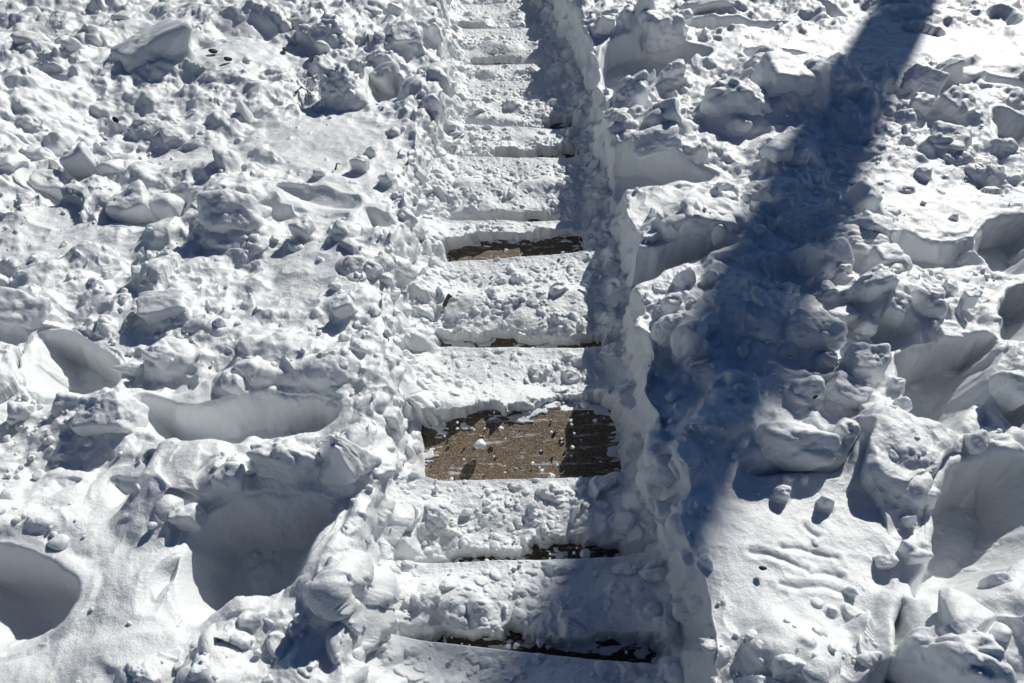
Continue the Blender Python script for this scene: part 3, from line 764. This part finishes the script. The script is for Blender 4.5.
 (907, 516, 14, 18, 's', 'small pointed lump on the left rim of the largest right footprint'),
 (912, 542, 28, 44, 'b', 'wedge hanging on the left rim of the largest right footprint'),
 (885, 557, 18, 20, 'r', 'ball on the smooth snow left of the hanging wedge'),
 (780, 489, 18, 18, 'r', 'dark ball nearest the broad shadow on the smooth snow'),
 (787, 477, 11, 12, 'r', 'small bright ball touching the dark ball'),
 (804, 478, 8, 10, 'r', 'tiny ball right of the small bright ball'),
 (825, 502, 16, 12, 'r', 'low dark ball in the middle of the smooth snow'),
 (849, 588, 12, 12, 'r', 'small lump right end of the ripple marks'),
 (815, 603, 8, 8, 'r', 'tiny lump below the ripple marks'),
 (830, 610, 12, 8, 'r', 'pair-like low lump below the ripple marks'),
 (786, 650, 46, 72, 'r', 'big soft block at the bottom between the wall and the narrow cleft'),
 (862, 652, 28, 34, 'r', 'lump on the left side of the narrow cleft at the bottom'),
 (942, 640, 84, 66, 'p', 'big grainy block below the largest right footprint'),
 (965, 672, 50, 30, 'r', 'pale lumps at the bottom right edge'),
 (992, 572, 24, 40, 'r', 'pale lump cut by the right edge below the largest right footprint'),
 # right wall of the path
 (620, 118, 26, 40, 'r', 'rounded corner of the upper right wall'),
 (665, 325, 30, 24, 'p', 'bumpy lump topping the right wall next to the shadow'),
 (688, 332, 36, 34, 'r', 'large soft lump on the right wall at the shadow edge'),
 (670, 300, 24, 18, 'r', 'lump on the wall crest above the soft lump'),
 (686, 274, 22, 26, 's', 'pointed lump where the wall crest meets the trench'),
 (708, 275, 16, 20, 'r', 'lump right of the pointed one at the trench'),
 (645, 478, 22, 44, 'r', 'oval lump leaning on the right wall beside the big bare tread'),
 (646, 522, 24, 26, 'r', 'round lump at the foot of the right wall beside the chunky step'),
 (628, 510, 10, 10, 'r', 'small ball on the chunky step in the shade'),
 (630, 580, 30, 26, 'r', 'round lump in the shade on the step above the nearest slit'),
 (655, 572, 28, 26, 'r', 'shaded lump at the foot of the right wall above the nearest slit'),
 (662, 605, 30, 26, 'r', 'large round lump by the right wall at the nearest slit'),
 (672, 665, 36, 26, 'r', 'shaded lump at the bottom edge by the right wall'),
 # on the steps
 (550, 355, 30, 14, 'b', 'flat crumbly slab on the line of the narrow grey strip'),
 (534, 336, 16, 10, 'r', 'pale ball standing in the narrow grey strip'),
 (582, 340, 10, 10, 'r', 'small ball in the shade at the end of the grey strip'),
 (594, 337, 12, 11, 'r', 'second small ball in the shade at the end of the grey strip'),
 (573, 302, 28, 14, 'b', 'pale slab on the step at the shadow edge below the small brown strip'),
 (560, 322, 34, 9, 'b', 'thin flake lying before the grey strip'),
 (509, 391, 28, 20, 'r', 'round clod on the heap beyond the big bare tread'),
 (546, 393, 26, 22, 'r', 'rough clod right of the round clod on the heap'),
 (565, 392, 14, 12, 'r', 'small clod at the right of the heap beyond the big bare tread'),
 (586, 376, 16, 22, 'b', 'knobbly piece at the right end of the heap'),
 (605, 384, 7, 7, 'r', 'tiny ball in the shade right of the heap'),
 (513, 372, 14, 9, 'r', 'small clod behind the round clod'),
 (560, 492, 26, 12, 'r', 'smooth clod just below the big bare tread'),
 (440, 504, 32, 14, 'b', 'flat clod at the left below the big bare tread'),
 (552, 592, 16, 14, 'r', 'dark clod in the middle of the step above the nearest slit'),
 (535, 592, 14, 10, 'r', 'clod left of the dark clod on that lower step'),
 (586, 595, 28, 34, 'p', 'crumbly clod at the shadow edge above the nearest slit'),
 (502, 252, 14, 8, 'r', 'small clod on the small brown strip'),
 (447, 245, 14, 12, 'r', 'clod at the left end of the small brown strip'),
]
for (px, py, w, h, kind, label) in LIST: chunk(px, py, w, h, kind, label)
chunk(346, 440, 54, 96, 's', 'tall jagged snow shard beside the steps on the left', name='snow_slab', rot=-.3, seed=33, sink=.16, tall=1.5, rough=1.8)
chunk(238, 214, 64, 52, 'r', 'biggest rounded snow boulder on the left bank above a deep blue shadow', tall=.95, sink=.20, seed=8)
chunk(664, 456, 46, 50, 'r', 'big round ball bulging from the right wall', tall=.9, sink=.5, seed=41)
# the long tilted slab at the upper left
slab_ = chunk(156, 52, 92, 58, 'b', 'long tilted slab of wind-packed snow at the upper left', name='snow_slab', rot=.0, seed=12, sink=.30, tall=.55)
slab_.rotation_euler = (.30, -.42, .5)

PED.extend(NEW)
build_ground()

# small clods: individuals, then the crumbs nobody could count
rg = np.random.RandomState(11)
protos = [chunk_shape(3, 900 + k, 'r' if k % 2 else 'b') for k in range(8)]
pm = []
def scatter(n, on_path):
    out = []
    while len(out) < n:
        px = rg.uniform(0, W); py = rg.uniform(-5, H) ** 1.0
        p = P(px, py, 0 if on_path else BH); x, y = p[:2]
        l, r_ = LB(y), RB(y)
        inpath = l + .02 < x < r_ - .01
        if on_path != inpath: continue
        if not on_path:
            if roughness(np.array([x]), np.array([y]))[0] < rg.rand() * .9: continue
            if fbm2(np.array([x]), np.array([y]), .35, 2, 60)[0] < rg.uniform(-.5, .5): continue
            if hole_cut(np.array([x]), np.array([y]))[1][0] > .05: continue
        out.append((x, y))
    return np.array(out)
def path_z(x, y):
    for i in range(-1, 24):
        if ny(i, x) <= y < ny(i + 1, x): return tz(i + 1) + .03
    return -S * y
def scatter_things(pts, radii, group, label, zf):
    global pm
    for q, ((x, y), r_) in enumerate(zip(pts, radii)):
        k = q % 8
        while len(pm) <= k:
            o0 = link_mesh('snow_clod', protos[len(pm)][0], protos[len(pm)][1], snow); me = o0.data; pm.append(me); bpy.data.objects.remove(o0)
        o = bpy.data.objects.new('snow_clod', pm[k]); C.objects.link(o)
        o.location = (x, y, zf[q] + r_ * .25); o.scale = (r_, r_ * rg.uniform(.7, 1), r_ * rg.uniform(.6, .95)); o.rotation_euler = (rg.uniform(-.4, .4), rg.uniform(-.4, .4), rg.uniform(0, 6.3))
        tag(o, label, 'snow clod', group)
def radii(n, lo, hi): return lo * (hi / lo) ** (rg.rand(n) ** 1.8)
nb = 150; ptb = scatter(nb, False)
L_ = ptb[ptb[:, 0] < .0]; R_ = ptb[ptb[:, 0] >= 0]
for arr, gname, lab in ((L_, 'small clods strewn over the left bank', 'small snow clod lying loose on the left bank'),
                        (R_, 'small clods strewn over the right bank', 'small snow clod lying loose on the right bank')):
    scatter_things(arr, radii(len(arr), .012, .030), gname, lab, ground_z(arr[:, 0], arr[:, 1]))
ptp = scatter(45, True)
scatter_things(ptp, radii(45, .008, .020), 'small clods lying on the steps', 'small snow clod lying on a snowy step', [path_z(x, y) for x, y in ptp])
def crumbs():
    v0, f0 = chunk_shape(2, 77, 'r'); n = 1000; pts = scatter(n, False); zz = ground_z(pts[:, 0], pts[:, 1]); rr = radii(n, .0035, .012)
    pp = scatter(350, True); zp = np.array([path_z(x, y) - .005 for x, y in pp]); rp = radii(350, .003, .009)
    pts = np.concatenate([pts, pp]); zz = np.concatenate([zz, zp]); rr = np.concatenate([rr, rp]); n = len(pts)
    A = rg.uniform(0, 6.28, n); ca, sa = np.cos(A), np.sin(A)
    V = v0[None] * rr[:, None, None] * np.stack([np.ones(n), rg.uniform(.7, 1, n), rg.uniform(.6, 1, n)], 1)[:, None, :]
    V = np.stack([V[..., 0] * ca[:, None] - V[..., 1] * sa[:, None], V[..., 0] * sa[:, None] + V[..., 1] * ca[:, None], V[..., 2]], 2)
    V = V + np.stack([pts[:, 0], pts[:, 1], zz + rr * .4], 1)[:, None, :]
    Fc = f0[None] + (np.arange(n) * len(v0))[:, None, None]
    tag(link_mesh('snow_crumbs', V.reshape(-1, 3), Fc.reshape(-1, 3), snow), 'fine snow crumbs strewn over the banks and steps', kind='stuff')
crumbs()

# ------------------------------------------------------------------ twigs and scraps of leaf
def tube(pts, r0, r1, n=6):
    pts = [Vector(p) for p in pts]; V = []; Fc = []
    for i, p in enumerate(pts):
        d = (pts[min(i + 1, len(pts) - 1)] - pts[max(i - 1, 0)]).normalized(); a = d.orthogonal().normalized(); b_ = d.cross(a)
        r_ = r0 + (r1 - r0) * i / (len(pts) - 1)
        for k in range(n): V.append(p + (a * math.cos(6.283 * k / n) + b_ * math.sin(6.283 * k / n)) * r_)
    for i in range(len(pts) - 1):
        for k in range(n): Fc.append((i * n + k, i * n + (k + 1) % n, (i + 1) * n + (k + 1) % n, (i + 1) * n + k))
    return V, Fc
def surf(px, py, up=.004, onpath=False):
    if onpath: p = P(px, py, .0); return Vector((p[0], p[1], path_z(p[0], p[1]) + up))
    p = hit(px, py); return Vector((p[0], p[1], float(ground_z(p[0], p[1])[0]) + up))
def twig(pxs, r, label, onpath=False, up=.014):
    r = r * 1.25
    p = [surf(a, b_, up + (.01 if 0 < i < len(pxs) - 1 else 0), onpath) for i, (a, b_) in enumerate(pxs)]
    V, Fc = tube(p, r, r * .5); o = link_mesh('twig', V, Fc, bark); tag(o, label, 'twig')
twig([(445, 313), (450, 306), (456, 300), (462, 294)], .006, 'thin dark twig sticking out of the snow on the step at the left', True, .03)
twig([(308, 75), (313, 80), (317, 88)], .004, 'bent dark twig above the knot of twigs on the upper left bank')
twig([(296, 95), (303, 92), (311, 95)], .005, 'dark twig lying level in the knot of twigs on the upper left bank')
twig([(308, 92), (308, 98), (309, 104)], .003, 'short upright stalk in the knot of twigs on the upper left bank')
twig([(312, 64), (315, 60), (316, 58)], .003, 'short dark twig right of the leaf scraps on the upper left bank')
twig([(336, 172), (338, 168), (341, 166)], .003, 'tiny stalk beside the round snowball on the left bank')
def scrap(px, py, s, label):
    s = s * 1.5; p = surf(px, py, .018); v, f = ICO[2]; rg2 = np.random.RandomState(int(px))
    v = v * (1 + .3 * fbm3(v[:, 0] + px, v[:, 1], v[:, 2], .6, 2, 3))[:, None] * np.array([s, s * .6, s * .35])
    o = link_mesh('leaf_scrap', v, f, leafm); o.location = p; o.rotation_euler = (.4, .5, rg2.uniform(0, 6)); tag(o, label, 'leaf scrap')
scrap(215, 56, .017, 'larger dark leaf scrap on the dome of snow at the upper left')
scrap(229, 62, .015, 'dark leaf scrap right of the larger one on the snow dome')
scrap(285, 49, .015, 'dark leaf scrap on the ridge left of the twigs')
scrap(118, 124, .012, 'dark scrap in the dip below the tilted slab')
scrap(759, 572, .006, 'tiny brown leaf scrap on the smooth snow near the right wall')
scrap(811, 403, .005, 'dark speck on the two-part lump at the shadow edge')

# ------------------------------------------------------------------ the tree beyond the frame that casts the broad shadow
def tree():
    a = P(700, 480, BH); c = P(905, 0, BH)
    d = np.array([math.sin(SUN_AZ), math.cos(SUN_AZ)])
    base = np.array(c[:2]) + d * 7.0
    gz = -S * base[1]
    root = bpy.data.objects.new('bare_tree', None); C.objects.link(root); root.location = (base[0], base[1], gz)
    tag(root, 'bare tree beyond the top right of the photo casting the broad shadow', 'tree')
    rt_ = random.Random(3); hgt = 8.45; pts = []; 
    for i in range(31):
        t = i / 30; pts.append((.05 * math.sin(t * 5), .05 * math.sin(t * 4 + 1), t * hgt - .3))
    V, Fc = tube(pts, .19, .165, 24); V = [v + Vector((1, 1, 0)) * 0 for v in V]
    V = [Vector((v.x * (1 + .06 * math.sin(v.z * 3 + v.y * 20)), v.y, v.z)) for v in V]
    link_mesh('trunk', V, Fc, bark, root)
    for k in range(4):
        z0 = 7.6 + k * .3; an = k * 2.4; L0 = rt_.uniform(.35, .6)
        p = [(0, 0, z0)] + [(math.cos(an) * L0 * s_ , math.sin(an) * L0 * s_, z0 + L0 * s_ * .9 + .1 * math.sin(s_ * 6)) for s_ in (.25, .5, .75, 1)]
        V, Fc = tube(p, .07, .02, 8); link_mesh('branch', V, Fc, bark, root)
tree()
